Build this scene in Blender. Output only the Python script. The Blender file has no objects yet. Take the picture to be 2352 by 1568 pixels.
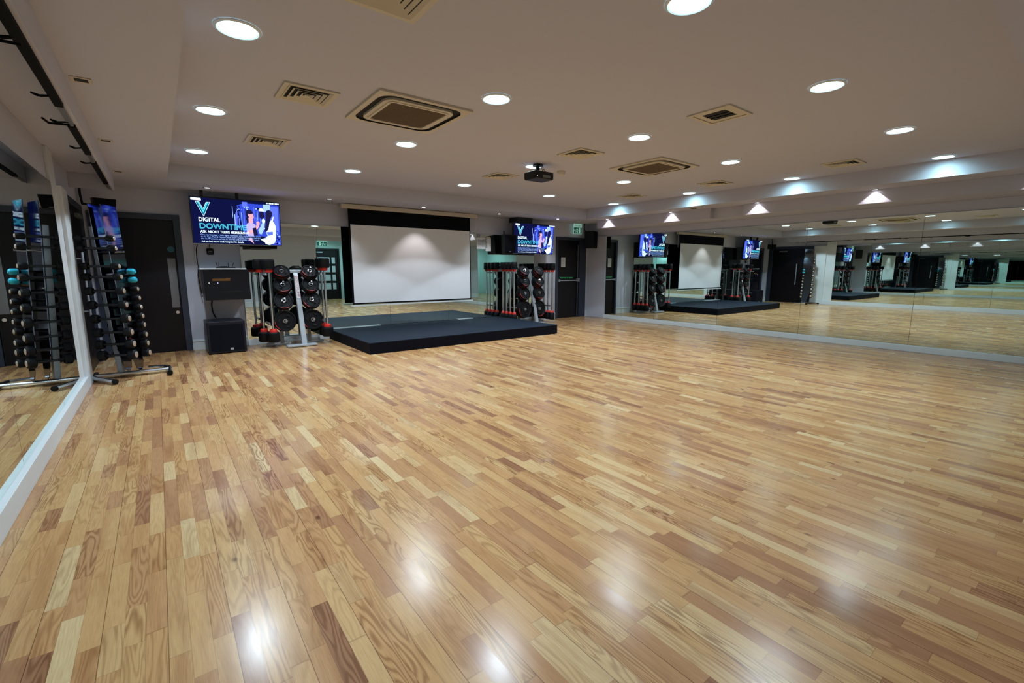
import bpy, bmesh, math, random
from mathutils import Vector, Matrix
R = math.radians
random.seed(4)
SC = bpy.context.scene
COL = SC.collection

# ------------------------------------------------------------------ materials
def srgb(r, g, b):
    f = lambda c: (c/255/12.92) if c/255 <= .04045 else ((c/255+.055)/1.055)**2.4
    return (f(r), f(g), f(b), 1)
def mat(name, col, rough=.5, metal=0., spec=.5, bump=0., bscale=40., var=0., coat=0., emit=None, es=0.):
    m = bpy.data.materials.new(name); m.use_nodes = True
    nt = m.node_tree; b = nt.nodes['Principled BSDF']
    b.inputs['Base Color'].default_value = col
    b.inputs['Roughness'].default_value = rough
    b.inputs['Metallic'].default_value = metal
    b.inputs['Specular IOR Level'].default_value = spec
    b.inputs['Coat Weight'].default_value = coat
    if emit:
        b.inputs['Emission Color'].default_value = emit
        b.inputs['Emission Strength'].default_value = es
    if bump or var:
        tc = nt.nodes.new('ShaderNodeTexCoord')
        n = nt.nodes.new('ShaderNodeTexNoise'); n.inputs['Scale'].default_value = bscale; n.inputs['Detail'].default_value = 4
        nt.links.new(tc.outputs['Object'], n.inputs['Vector'])
        if bump:
            bp = nt.nodes.new('ShaderNodeBump'); bp.inputs['Strength'].default_value = bump; bp.inputs['Distance'].default_value = .01
            nt.links.new(n.outputs['Fac'], bp.inputs['Height']); nt.links.new(bp.outputs['Normal'], b.inputs['Normal'])
        if var:
            n2 = nt.nodes.new('ShaderNodeTexNoise'); n2.inputs['Scale'].default_value = 1.3; n2.inputs['Detail'].default_value = 3
            nt.links.new(tc.outputs['Object'], n2.inputs['Vector'])
            mx = nt.nodes.new('ShaderNodeMix'); mx.data_type = 'RGBA'
            mx.inputs['A'].default_value = tuple(c*(1-var) for c in col[:3])+(1,)
            mx.inputs['B'].default_value = tuple(min(1, c*(1+var)) for c in col[:3])+(1,)
            nt.links.new(n2.outputs['Fac'], mx.inputs['Factor']); nt.links.new(mx.outputs['Result'], b.inputs['Base Color'])
    return m
def emi(name, col, s):
    m = bpy.data.materials.new(name); m.use_nodes = True
    nt = m.node_tree; nt.nodes.clear()
    e = nt.nodes.new('ShaderNodeEmission'); e.inputs[0].default_value = col; e.inputs[1].default_value = s
    o = nt.nodes.new('ShaderNodeOutputMaterial'); nt.links.new(e.outputs[0], o.inputs[0])
    return m
M = {}
M['ceil'] = mat('ceiling_paint', srgb(186, 185, 199), .85)
M['wall'] = mat('wall_paint', srgb(192, 193, 208), .8, var=.02)
M['white'] = mat('white_gloss_paint', srgb(214, 218, 222), .35)
M['navy'] = mat('navy_grey_frame_paint', srgb(44, 51, 68), .4)
M['door'] = mat('dark_door_veneer', srgb(17, 12, 18), .38, spec=.3, var=.15)
M['mirror'] = mat('silver_mirror_glass', (.76, .875, .84, 1), .0, 1.)
M['mirror_edge'] = mat('mirror_edge', srgb(70, 96, 92), .3)
M['chrome'] = mat('chrome', (.75, .77, .8, 1), .18, 1.)
M['steel'] = mat('silver_painted_steel', srgb(176, 182, 190), .35, .4)
M['satin'] = mat('satin_steel_plate', srgb(120, 120, 124), .4, .5)
M['black'] = mat('black_plastic', srgb(13, 13, 18), .45, spec=.35)
M['blackg'] = mat('black_gloss', srgb(12, 12, 16), .12)
M['rubber'] = mat('black_rubber', srgb(9, 9, 14), .6, spec=.22, bump=.1, bscale=120)
M['red'] = mat('red_rubber_collar', srgb(214, 44, 34), .4)
M['screenw'] = mat('matte_screen_fabric', srgb(222, 220, 224), .9)
M['screenb'] = mat('black_screen_border', srgb(9, 9, 14), .85, spec=.12)
M['cream'] = mat('cream_housing', srgb(196, 186, 170), .5)
M['stage'] = mat('charcoal_stage_vinyl', srgb(15, 26, 40), .6, spec=.15, bump=.15, bscale=300, var=.15)
M['skirt'] = mat('dark_stage_skirt', srgb(7, 8, 20), .8, spec=.15)
M['vent'] = mat('cream_vent_metal', srgb(196, 186, 166), .45)
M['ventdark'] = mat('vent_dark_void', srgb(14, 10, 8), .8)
M['grille'] = mat('return_grille', srgb(112, 92, 66), .6)
M['lamp'] = emi('lamp_diffuser', (.50, .93, 1, 1), 15)
M['lampw'] = emi('spot_lens', (1, .97, .95, 1), 10)
M['paper'] = mat('white_paper', srgb(225, 225, 228), .8)
M['ink'] = mat('printed_grey_ink', srgb(90, 92, 104), .8)
M['signg'] = mat('exit_sign_green', srgb(10, 92, 74), .4, emit=srgb(10, 110, 86), es=.15)
M['signw'] = mat('exit_sign_white', srgb(190, 225, 215), .4, emit=srgb(170, 230, 215), es=.3)
M['silverend'] = mat('bare_metal_end', srgb(214, 196, 180), .35, .6)
M['cyan'] = mat('cyan_vinyl', srgb(40, 170, 196), .4)
M['subwoofer'] = mat('subwoofer_cabinet', srgb(15, 17, 30), .42, spec=.35, bump=.08, bscale=200)
M['blue_led'] = emi('blue_led', (.25, .3, 1, 1), 4)
M['white_led'] = emi('white_led', (1, .9, .8, 1), 3)
M['amber'] = mat('amber_display', srgb(70, 46, 20), .3, emit=srgb(150, 96, 30), es=.12)
M['pane'] = mat('frosted_pane', srgb(190, 196, 204), .25)
M['greenink'] = mat('green_lettering', srgb(60, 200, 120), .5, emit=srgb(40, 170, 100), es=.25)
M['pink'] = mat('red_sticker_lettering', srgb(170, 60, 82), .5)

def floor_mat():
    m = bpy.data.materials.new('strip_wood_floor'); m.use_nodes = True
    nt = m.node_tree; L = nt.links; N = nt.nodes
    b = N['Principled BSDF']
    def node(t, **kw):
        n = N.new(t)
        for k, v in kw.items(): setattr(n, k, v)
        return n
    def math_(op, a, c=None, d=None):
        n = node('ShaderNodeMath', operation=op)
        for i, v in enumerate((a, c, d)):
            if v is None: continue
            if isinstance(v, (int, float)): n.inputs[i].default_value = v
            else: L.new(v, n.inputs[i])
        return n.outputs[0]
    tc = node('ShaderNodeTexCoord'); sx = node('ShaderNodeSeparateXYZ'); L.new(tc.outputs['Object'], sx.inputs[0])
    X, Y = sx.outputs[0], sx.outputs[1]
    px = math_('DIVIDE', math_('ADD', X, 20.0), .0632)
    row = math_('FLOOR', px); fx = math_('FRACT', px)
    wr = node('ShaderNodeTexWhiteNoise', noise_dimensions='1D'); L.new(row, wr.inputs['W'])
    rr = wr.outputs['Value']
    ln = math_('MULTIPLY_ADD', rr, .9, 2.0)                 # strips per metre, row by row
    py = math_('MULTIPLY_ADD', Y, ln, math_('MULTIPLY', rr, 57.0))
    py = math_('ADD', py, 60.0)
    wob = math_('SINE', math_('MULTIPLY_ADD', py, 2.9, math_('MULTIPLY', rr, 40.0)))
    py = math_('MULTIPLY_ADD', wob, .2, py)
    cy = math_('FLOOR', py); fy = math_('FRACT', py)
    cv = node('ShaderNodeCombineXYZ'); L.new(row, cv.inputs[0]); L.new(cy, cv.inputs[1])
    wn = node('ShaderNodeTexWhiteNoise', noise_dimensions='2D'); L.new(cv.outputs[0], wn.inputs['Vector'])
    h = wn.outputs['Value']
    sc = node('ShaderNodeSeparateColor'); L.new(wn.outputs['Color'], sc.inputs[0])
    # tone of the strip
    ramp = node('ShaderNodeValToRGB'); L.new(h, ramp.inputs[0])
    el = ramp.color_ramp.elements
    tones = [(0, (156, 112, 82)), (.03, (166, 120, 86)), (.12, (182, 137, 98)), (.4, (194, 149, 101)), (.62, (198, 156, 106)), (.82, (201, 161, 110)), (.95, (206, 172, 124)), (1, (210, 182, 137))]
    el[0].position = 0; el[0].color = srgb(*tones[0][1]); el[1].position = 1; el[1].color = srgb(*tones[-1][1])
    for p, c in tones[1:-1]: e = el.new(p); e.color = srgb(*c)
    # grain coordinates: stretched along the strip, shifted per strip
    gx = math_('MULTIPLY_ADD', sc.outputs[0], 37.0, math_('MULTIPLY', X, 16.0))
    gy = math_('MULTIPLY_ADD', sc.outputs[1], 91.0, math_('MULTIPLY', Y, 1.7))
    gv = node('ShaderNodeCombineXYZ'); L.new(gx, gv.inputs[0]); L.new(gy, gv.inputs[1]); L.new(sc.outputs[2], gv.inputs[2])
    n1 = node('ShaderNodeTexNoise'); n1.inputs['Scale'].default_value = 1.0; n1.inputs['Detail'].default_value = 1.5; n1.inputs['Distortion'].default_value = .25
    L.new(gv.outputs[0], n1.inputs['Vector'])
    rings = math_('SINE', math_('MULTIPLY', n1.outputs['Fac'], 70.0))
    rings = math_('POWER', math_('MULTIPLY_ADD', rings, .5, .5), 1.7)
    amt = math_('MULTIPLY', math_('POWER', sc.outputs[2], 2.2), .74)
    amt = math_('ADD', amt, .08)
    fine = node('ShaderNodeTexNoise'); fine.inputs['Scale'].default_value = 7; fine.inputs['Detail'].default_value = 5
    fv = node('ShaderNodeCombineXYZ'); L.new(math_('MULTIPLY', gx, 3.0), fv.inputs[0]); L.new(gy, fv.inputs[1])
    L.new(fv.outputs[0], fine.inputs['Vector'])
    dark = node('ShaderNodeMix', data_type='RGBA', blend_type='MULTIPLY')
    L.new(math_('MULTIPLY', rings, amt), dark.inputs['Factor']); L.new(ramp.outputs[0], dark.inputs['A'])
    dark.inputs['B'].default_value = (.45, .33, .25, 1)
    d2 = node('ShaderNodeMix', data_type='RGBA', blend_type='MULTIPLY')
    L.new(math_('MULTIPLY', math_('SUBTRACT', fine.outputs['Fac'], .35), .95), d2.inputs['Factor']); L.new(dark.outputs['Result'], d2.inputs['A'])
    d2.inputs['B'].default_value = (.55, .42, .30, 1)
    # slow patches, as figured heartwood
    big = node('ShaderNodeTexNoise'); big.inputs['Scale'].default_value = .7; big.inputs['Detail'].default_value = 2
    L.new(gv.outputs[0], big.inputs['Vector'])
    bigr = node('ShaderNodeMapRange'); L.new(big.outputs['Fac'], bigr.inputs['Value']); bigr.inputs['From Min'].default_value = .50; bigr.inputs['From Max'].default_value = .70; bigr.inputs['To Max'].default_value = .55
    d3 = node('ShaderNodeMix', data_type='RGBA', blend_type='MULTIPLY'); L.new(bigr.outputs[0], d3.inputs['Factor']); L.new(d2.outputs['Result'], d3.inputs['A'])
    d3.inputs['B'].default_value = (.60, .45, .38, 1)
    # knots
    vo = node('ShaderNodeTexVoronoi'); vo.inputs['Scale'].default_value = 3.2
    kv = node('ShaderNodeCombineXYZ'); L.new(math_('MULTIPLY', X, 1.5), kv.inputs[0]); L.new(math_('MULTIPLY', Y, .8), kv.inputs[1]); L.new(kv.outputs[0], vo.inputs['Vector'])
    kr = node('ShaderNodeMapRange'); L.new(vo.outputs['Distance'], kr.inputs['Value']); kr.inputs['From Min'].default_value = .035; kr.inputs['From Max'].default_value = .075; kr.inputs['To Min'].default_value = 1; kr.inputs['To Max'].default_value = 0
    ksel = node('ShaderNodeSeparateColor'); L.new(vo.outputs['Color'], ksel.inputs[0])
    ks = math_('MULTIPLY', kr.outputs[0], math_('GREATER_THAN', ksel.outputs[0], .55))
    d4 = node('ShaderNodeMix', data_type='RGBA', blend_type='MULTIPLY'); L.new(math_('MULTIPLY', ks, .8), d4.inputs['Factor']); L.new(d3.outputs['Result'], d4.inputs['A'])
    d4.inputs['B'].default_value = (.2, .12, .09, 1)
    # joints
    e1 = math_('MINIMUM', fx, math_('SUBTRACT', 1.0, fx))
    j1 = math_('LESS_THAN', e1, .016)
    e2 = math_('MINIMUM', fy, math_('SUBTRACT', 1.0, fy))
    j2 = math_('LESS_THAN', e2, .0035)
    b3 = math_('FRACT', math_('DIVIDE', px, 3.0)); e3 = math_('MINIMUM', b3, math_('SUBTRACT', 1.0, b3)); j3 = math_('LESS_THAN', e3, .0075)
    jj = math_('MAXIMUM', math_('MULTIPLY', math_('MAXIMUM', j1, j2), .32), math_('MULTIPLY', j3, .75))
    d5 = node('ShaderNodeMix', data_type='RGBA', blend_type='MULTIPLY'); L.new(jj, d5.inputs['Factor']); L.new(d4.outputs['Result'], d5.inputs['A'])
    d5.inputs['B'].default_value = (.25, .17, .12, 1)
    L.new(d5.outputs['Result'], b.inputs['Base Color'])
    rn = node('ShaderNodeTexNoise'); rn.inputs['Scale'].default_value = 2.2; rn.inputs['Detail'].default_value = 4; L.new(tc.outputs['Object'], rn.inputs['Vector'])
    L.new(math_('ADD', math_('MULTIPLY_ADD', rn.outputs['Fac'], .13, .14), math_('MULTIPLY', h, .06)), b.inputs['Roughness'])
    b.inputs['Specular IOR Level'].default_value = .5
    return m
M['floor'] = floor_mat()

# ------------------------------------------------------------------ mesh helpers
class MB:
    def __init__(s): s.bm = bmesh.new(); s.mi = 0
    def box(s, x0, x1, y0, y1, z0, z1, mi=0):
        v = [s.bm.verts.new((x, y, z)) for x in (x0, x1) for y in (y0, y1) for z in (z0, z1)]
        for q in ((0, 1, 3, 2), (4, 6, 7, 5), (0, 4, 5, 1), (2, 3, 7, 6), (0, 2, 6, 4), (1, 5, 7, 3)):
            s.bm.faces.new([v[i] for i in q]).material_index = mi
        return s
    def hexa(s, pts, mi=0):      # 8 points: bottom 4 (ccw) then top 4
        v = [s.bm.verts.new(p) for p in pts]
        for q in ((3, 2, 1, 0), (4, 5, 6, 7), (0, 1, 5, 4), (1, 2, 6, 5), (2, 3, 7, 6), (3, 0, 4, 7)):
            s.bm.faces.new([v[i] for i in q]).material_index = mi
        return s
    def cyl(s, p0, p1, r0, r1=None, seg=20, mi=0, caps=True):
        p0, p1 = Vector(p0), Vector(p1); r1 = r0 if r1 is None else r1
        q = (p1-p0).to_track_quat('Z', 'Y')
        a = []; b = []
        for i in range(seg):
            t = 2*math.pi*i/seg; d = q @ Vector((math.cos(t), math.sin(t), 0))
            a.append(s.bm.verts.new(p0+d*r0)); b.append(s.bm.verts.new(p1+d*r1))
        for i in range(seg):
            j = (i+1) % seg; s.bm.faces.new((a[i], a[j], b[j], b[i])).material_index = mi
        if caps:
            s.bm.faces.new(a[::-1]).material_index = mi; s.bm.faces.new(b).material_index = mi
        return s
    def lathe(s, prof, p0=(0, 0, 0), axis=(0, 0, 1), seg=28, mi=0):   # prof: (r, h) along the axis
        p0 = Vector(p0); q = Vector(axis).to_track_quat('Z', 'Y'); rings = []
        for r, h in prof:
            if r < 1e-6: rings.append([s.bm.verts.new(p0+q @ Vector((0, 0, h)))])
            else: rings.append([s.bm.verts.new(p0+q @ Vector((r*math.cos(2*math.pi*i/seg), r*math.sin(2*math.pi*i/seg), h))) for i in range(seg)])
        for a, b in zip(rings, rings[1:]):
            for i in range(seg):
                j = (i+1) % seg
                if len(a) == 1 and len(b) == 1: continue
                if len(a) == 1: f = (a[0], b[j], b[i])
                elif len(b) == 1: f = (a[i], a[j], b[0])
                else: f = (a[i], a[j], b[j], b[i])
                s.bm.faces.new(f).material_index = mi
        return s
    def tube(s, pts, r, seg=10, mi=0):
        P = [Vector(p) for p in pts]
        for a, b in zip(P, P[1:]): s.cyl(a, b, r, seg=seg, mi=mi)
        for p in P[1:-1]: s.ball(p, r, mi=mi)
        return s
    def ball(s, p, r, mi=0, sc=(1, 1, 1)):
        g = bmesh.ops.create_uvsphere(s.bm, u_segments=14, v_segments=9, radius=r, matrix=Matrix.Translation(p) @ Matrix.Diagonal((*sc, 1)))
        for v in g['verts']:
            for f in v.link_faces: f.material_index = mi
        return s
    def poly(s, pts, mi=0):
        s.bm.faces.new([s.bm.verts.new(p) for p in pts]).material_index = mi; return s
    def prism(s, pts, h, mi=0):            # pts: planar loop; extruded by vector h
        h = Vector(h); a = [s.bm.verts.new(p) for p in pts]; b = [s.bm.verts.new(Vector(p)+h) for p in pts]
        s.bm.faces.new(a[::-1]).material_index = mi; s.bm.faces.new(b).material_index = mi
        for i in range(len(a)):
            j = (i+1) % len(a); s.bm.faces.new((a[i], a[j], b[j], b[i])).material_index = mi
        return s
    def xf(s, mtx): bmesh.ops.transform(s.bm, matrix=mtx, verts=s.bm.verts); return s
    def mesh(s, name, mats, smooth=True, normals=True):
        if normals: bmesh.ops.recalc_face_normals(s.bm, faces=s.bm.faces)
        me = bpy.data.meshes.new(name); s.bm.to_mesh(me); s.bm.free()
        for m in (mats if isinstance(mats, (list, tuple)) else [mats]): me.materials.append(M[m] if isinstance(m, str) else m)
        if smooth:
            for p in me.polygons: p.use_smooth = True
            me.set_sharp_from_angle(angle=R(35))
        return me
    def obj(s, name, mats, parent=None, bevel=0, **kw):
        o = bpy.data.objects.new(name, s.mesh(name, mats, **kw)); COL.objects.link(o)
        if parent is not None: o.parent = parent
        if bevel:
            b = o.modifiers.new('bevel', 'BEVEL'); b.width = bevel; b.segments = 2; b.limit_method = 'ANGLE'
        return o
def tag(o, label=None, cat=None, group=None, kind=None):
    if label: o['label'] = label
    if cat: o['category'] = cat
    if group: o['group'] = group
    if kind: o['kind'] = kind
    return o
def thing(name, label, cat, loc=(0, 0, 0), rz=0, group=None):
    o = bpy.data.objects.new(name, None); COL.objects.link(o); o.location = loc; o.rotation_euler = (0, 0, rz); o.empty_display_size = .1
    return tag(o, label, cat, group)
def struct(o): o['kind'] = 'structure'; return o
def copy_tree(o, parent=None):
    kids = [c for c in bpy.data.objects if c.parent == o]
    c = o.copy(); COL.objects.link(c); c.parent = parent
    for k in kids: copy_tree(k, c)
    return c
def text_bm(mb, s, x, z, size, y, mi=0, width=None, outline=0, bold=0, align='LEFT', rot=None):
    """adds lettering in the XZ plane, facing -Y, to the mesh builder; x,z = lower left of the line"""
    cu = bpy.data.curves.new('t', 'FONT'); cu.body = s; cu.size = 1; cu.align_x = align; cu.resolution_u = 3
    if outline: cu.fill_mode = 'NONE'; cu.bevel_depth = outline/size; cu.bevel_resolution = 0
    else: cu.offset = bold
    ob = bpy.data.objects.new('t', cu); COL.objects.link(ob)
    dg = bpy.context.evaluated_depsgraph_get(); me = bpy.data.meshes.new_from_object(ob.evaluated_get(dg))
    if len(me.vertices):
        xs = [v.co.x for v in me.vertices]; x0, x1 = min(xs), max(xs)
        kx = size if width is None else width/(x1-x0)
        if align != 'LEFT': x0 = 0
        n0 = len(mb.bm.verts); f0 = len(mb.bm.faces)
        mb.bm.from_mesh(me); mb.bm.verts.ensure_lookup_table(); mb.bm.faces.ensure_lookup_table()
        for v in mb.bm.verts[n0:]:
            c = v.co; p = Vector((x+(c.x-x0)*kx, y-c.z*size, z+c.y*size*1.0))
            v.co = p
        for f in mb.bm.faces[f0:]: f.material_index = mi
    bpy.data.objects.remove(ob); bpy.data.meshes.remove(me); bpy.data.curves.remove(cu)

# ------------------------------------------------------------------ room shell
XL, XR, YB, YR = -.775, 9.45, 9.0, -.35       # left wall, right mirror line, back wall, rear wall
ZC, ZS = 2.70, 2.48                            # recess ceiling, soffit
struct(MB().box(-1.2, 10.2, -3.4, 9.3, -.12, 0).obj('floor', 'floor', smooth=False))
c = MB()
c.box(.215, 8.25, .52, 7.95, ZC, 3.0)
c.box(-1.2, .215, YR-.2, YB+.3, ZS, 3.0).box(8.25, 10.2, YR-.2, YB+.3, ZS, 3.0)
c.box(.215, 8.25, 7.95, YB+.3, ZS, 3.0).box(.215, 8.25, YR-.2, .52, ZS, 3.0)
struct(c.obj('ceiling', 'ceil', smooth=False))
# bulkhead along the right wall, above the mirror, with one stretch set back
c = MB().box(8.75, 9.9, 5.09, 8.05, 2.285, ZS-.001).box(8.88, 9.9, 4.44, 5.09, 2.285, ZS-.001).box(8.75, 9.9, YR, 4.44, 2.285, ZS-.001)
struct(c.obj('trim_1', 'ceil', smooth=False))
# left downstand board and the board closing the trough
struct(MB().box(-.366, -.345, YR, 8.02, 2.296, ZS-.001).obj('trim_2', 'ceil', smooth=False))
struct(MB().box(-.774, -.3665, 7.99, 8.02, 2.296, ZS-.001).obj('trim_3', 'ceil', smooth=False))
# walls
w = MB().box(-1.2, -.73, YB, YB+.3, 0, ZS-.001).box(.343, 8.25, YB, YB+.3, 0, ZS-.001).box(9.35, 10.2, YB, YB+.3, 0, ZS-.001)
w.box(-.73, .343, YB, YB+.3, 2.12, ZS-.001).box(8.25, 9.35, YB, YB+.3, 2.12, ZS-.001)
struct(w.obj('wall_back', 'wall', smooth=False))
w = MB().box(-1.1, XL, YR, 7.2, 0, ZS-.001).box(-1.1, XL, 8.8, YB, 0, ZS-.001).box(-1.1, XL, 7.2, 8.8, 2.16, ZS-.001)
struct(w.obj('wall_left', 'wall', smooth=False))
struct(MB().box(9.47, 9.9, YR, YB, 0, 2.284).box(9.47, 9.9, 8.05, YB, 2.284, ZS-.001).obj('wall_right', 'wall', smooth=False))
struct(MB().box(9.425, 9.47, 8.36, YB, 0, 2.15).obj('trim_4', 'wall', smooth=False, bevel=.004))
w = MB().box(XL, 4.75, YR-.2, YR, 0, ZS-.001).box(7.0, 9.9, YR-.2, YR, 0, ZS-.001).box(4.75, 7.0, YR-.2, YR, 2.36, ZS-.001)
struct(w.obj('wall_rear', 'wall', smooth=False))
# lobby beyond the rear opening
M['lobbyp'] = mat('lobby_paint', srgb(188, 206, 206), .8)
w = MB().box(4.55, 4.75, -3.2, YR-.2, 0, 2.6).box(7.0, 7.2, -3.2, YR-.2, 0, 2.6).box(4.55, 5.35, -3.3, -3.0, 0, 2.6).box(6.4, 7.2, -3.3, -3.0, 0, 2.6).box(5.35, 6.4, -3.3, -3.0, 2.17, 2.6)
struct(w.obj('wall_lobby', 'lobbyp', smooth=False))
struct(MB().box(4.55, 7.2, -3.3, YR-.2, 2.6, 2.75).obj('ceiling_lobby', 'lobbyp', smooth=False))
# baseboards with a moulded top
def skirt(mb, x0, x1, y0, y1, nx, ny, h=.17):
    t = .016
    for a, b, tt in ((0, h-.035, t), (h-.035, h-.02, t*1.6), (h-.02, h, t*.7)):
        mb.box(x0+(nx*tt if nx < 0 else 0), x1+(nx*tt if nx > 0 else 0), y0+(ny*tt if ny < 0 else 0), y1+(ny*tt if ny > 0 else 0), a, b)
s = MB(); skirt(s, .345, 1.12, YB, YB, 0, -1); skirt(s, 7.52, 8.248, YB, YB, 0, -1); skirt(s, 9.352, 9.424, YB, YB, 0, -1)
struct(s.obj('baseboard_back', 'white', smooth=False))
s = MB(); skirt(s, XL, XL, 8.805, 8.98, 1, 0); struct(s.obj('baseboard_left', 'white', smooth=False))
s = MB(); skirt(s, XL+.05, 4.75, YR, YR, 0, 1); skirt(s, 7.0, 9.4, YR, YR, 0, 1); struct(s.obj('baseboard_rear', 'white', smooth=False))
# mirror plinths
struct(MB().box(XL, -.715, YR, 6.755, 0, .132).obj('trim_5', 'white', smooth=False, bevel=.003))
struct(MB().box(9.405, 9.47, YR, 8.36, 0, .095).obj('trim_6', 'white', smooth=False, bevel=.004))
struct(MB().box(1.125, 7.5, 8.965, YB, 0, .10).obj('trim_7', 'white', smooth=False, bevel=.003))
# left post at the end of the mirror
struct(MB().box(XL, -.748, 6.46, 6.76, .132, ZS-.003).box(XL, -.715, 6.755, 7.16, 0, 2.15).obj('trim_8', 'white', smooth=False, bevel=.004))
# doors --------------------------------------------------------------
d = thing('door_1', None, None, (-.73, YB, 0)); struct(d)
MB().box(0, .12, -.03, .12, 0, 2.12).box(.985, 1.073, -.03, .12, 0, 2.12).box(.12, .985, -.03, .12, 2.04, 2.12).obj('door_frame', 'navy', d, smooth=False, bevel=.004)
lf = MB().box(.12, .985, .02, .07, .005, 2.04).obj('door_leaf', 'door', d, smooth=False)
MB().box(.865, .965, .012, .02, .70, 1.46).obj('push_plate', 'satin', lf, smooth=False)
MB().cyl((.925, .02, 1.60), (.925, .012, 1.60), .045).obj('blue_disc_sign', mat('blue_sign', srgb(30, 90, 110), .4), d)
MB().cyl((.925, .02, .625), (.925, .0, .625), .024).obj('lock_cylinder', 'chrome', lf)
d = thing('door_2', None, None, (8.25, YB, 0)); struct(d)
MB().box(0, .07, -.03, .12, 0, 2.12).box(.86, 1.1, -.03, .12, 0, 2.12).box(.07, .86, -.03, .12, 2.05, 2.12).obj('door_frame', 'navy', d, smooth=False, bevel=.004)
lf = MB().box(.07, .86, .02, .07, .005, 2.05).obj('door_leaf', 'door', d, smooth=False)
p = MB().box(.08, .84, -.055, -.03, .985, 1.01).box(.08, .12, -.055, .02, .965, 1.03).box(.79, .84, -.055, .02, .965, 1.05)
p.obj('panic_bar', 'steel', lf, smooth=False, bevel=.003)
MB().cyl((.815, .0, .03), (.815, .0, .96), .009).cyl((.815, 0, 1.05), (.815, 0, 1.93), .009).obj('lock_rod', 'satin', lf)
s = MB().box(.16, .66, .0135, .0195, 1.045, 1.10, 0); text_bm(s, 'Push bar to open', .185, 1.057, .045, .012, 1, width=.45)
s.obj('push_bar_sign', [mat('dark_green_sign', srgb(6, 44, 28), .5), 'greenink'], d, smooth=False)
s = MB().box(.215, .36, .0135, .0195, 1.355, 1.60, 0)
for k in range(9): s.box(.232, .343-random.random()*.04, .0125, .0135, 1.575-k*.024, 1.58-k*.024, 1)
s.obj('paper_notice', ['paper', 'ink'], d, smooth=False)
d = thing('door_3', None, None, (XL, 7.2, 0)); struct(d)
MB().box(-.15, .025, 0, .22, 0, 2.155).box(-.15, .025, 1.44, 1.59, 0, 2.155).box(-.15, .025, .22, 1.44, 2.07, 2.155).obj('door_frame', 'navy', d, smooth=False, bevel=.004)
lf = MB().box(-.05, -.0, .22, 1.44, .005, 2.07).obj('door_leaf', 'door', d, smooth=False)
MB().cyl((.06, .52, .70), (.06, .52, 1.50), .014).cyl((0, .52, .78), (.06, .52, .78), .009).cyl((0, .52, 1.42), (.06, .52, 1.42), .009).obj('pull_handle', 'steel', lf)
MB().box(0, .05, .9, 1.2, 1.95, 2.0).obj('door_closer', 'satin', lf, smooth=False, bevel=.004)
d = thing('door_4', None, None, (5.35, -3.0, 0)); struct(d)
MB().box(0, .07, -.12, .03, 0, 2.17).box(.98, 1.05, -.12, .03, 0, 2.17).box(.07, .98, -.12, .03, 2.1, 2.17).obj('door_frame', 'black', d, smooth=False)
lf = MB().box(.07, .98, -.07, -.02, .005, 2.1).obj('door_leaf', 'door', d, smooth=False)
g = MB()
for k in range(4):
    z = .42+k*.37; g.box(.14, .64, -.02, -.014, z, z+.27).box(.72, .86, -.02, -.014, z, z+.27)
g.obj('glass_panes', 'pane', lf, smooth=False)
MB().box(.1, .34, -.02, .05, 1.98, 2.03).obj('door_closer', 'steel', lf, smooth=False)

# ------------------------------------------------------------------ mirrors (real silvered panels)
def mirror(name, x0, x1, y0, y1, z0, z1, face, label, group):
    o = thing(name, label, 'mirror', ((x0+x1)/2, (y0+y1)/2, z0), 0, group)
    cx, cy = (x0+x1)/2, (y0+y1)/2
    a = MB().box(x0-cx, x1-cx, y0-cy, y1-cy, 0, z1-z0); f = face
    me = a.mesh('glass', ['mirror_edge', 'mirror'], smooth=False)
    for p in me.polygons:
        if p.normal.dot(Vector(f)) > .9: p.material_index = 1
    g = bpy.data.objects.new('glass', me); COL.objects.link(g); g.parent = o
ys = [-.34, .40, 1.975, 3.59, 5.19, 6.79, 8.355]
names = ['nearest the camera end of the right wall', 'second panel from the near end of the right wall', 'third panel from the near end, showing the dumbbell tower reflection',
         'fourth panel from the near end, reflecting the stage corner', 'second from the fire door, reflecting the white screen', 'next to the fire door corner, reflecting the right television']
for k in range(6):
    mirror('mirror_panel', 9.45, 9.469, ys[k]+.002, ys[k+1]-.002, .096, 2.13, (-1, 0, 0), 'tall wall mirror panel, ' + names[k], 'mirror panels of the right wall')
ys = [-.34, .8, 2.34, 3.87, 5.41, 6.458]
names = ['at the near end behind the camera', 'second from the near end', 'in the middle of the left wall', 'one panel away from the white post', 'beside the white post, reflecting the dumbbell tower']
for k in range(5):
    mirror('mirror_panel', -.774, -.75, ys[k]+.002, ys[k+1]-.002, .133, 2.14, (1, 0, 0), 'left wall mirror panel ' + names[k], 'mirror panels of the left wall')
xs = [1.125, 2.365, 3.7, 5.06, 5.82, 7.5]
names = ['behind the left barbell rack', 'behind the left edge of the white screen', 'behind the middle of the white screen', 'behind the right edge of the white screen', 'behind the right barbell rack and the notices']
for k in range(5):
    mirror('mirror_panel', xs[k]+.002, xs[k+1]-.002, 8.98, 8.999, .101, 2.08, (0, -1, 0), 'back wall mirror panel ' + names[k], 'mirror panels of the back wall')

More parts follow.
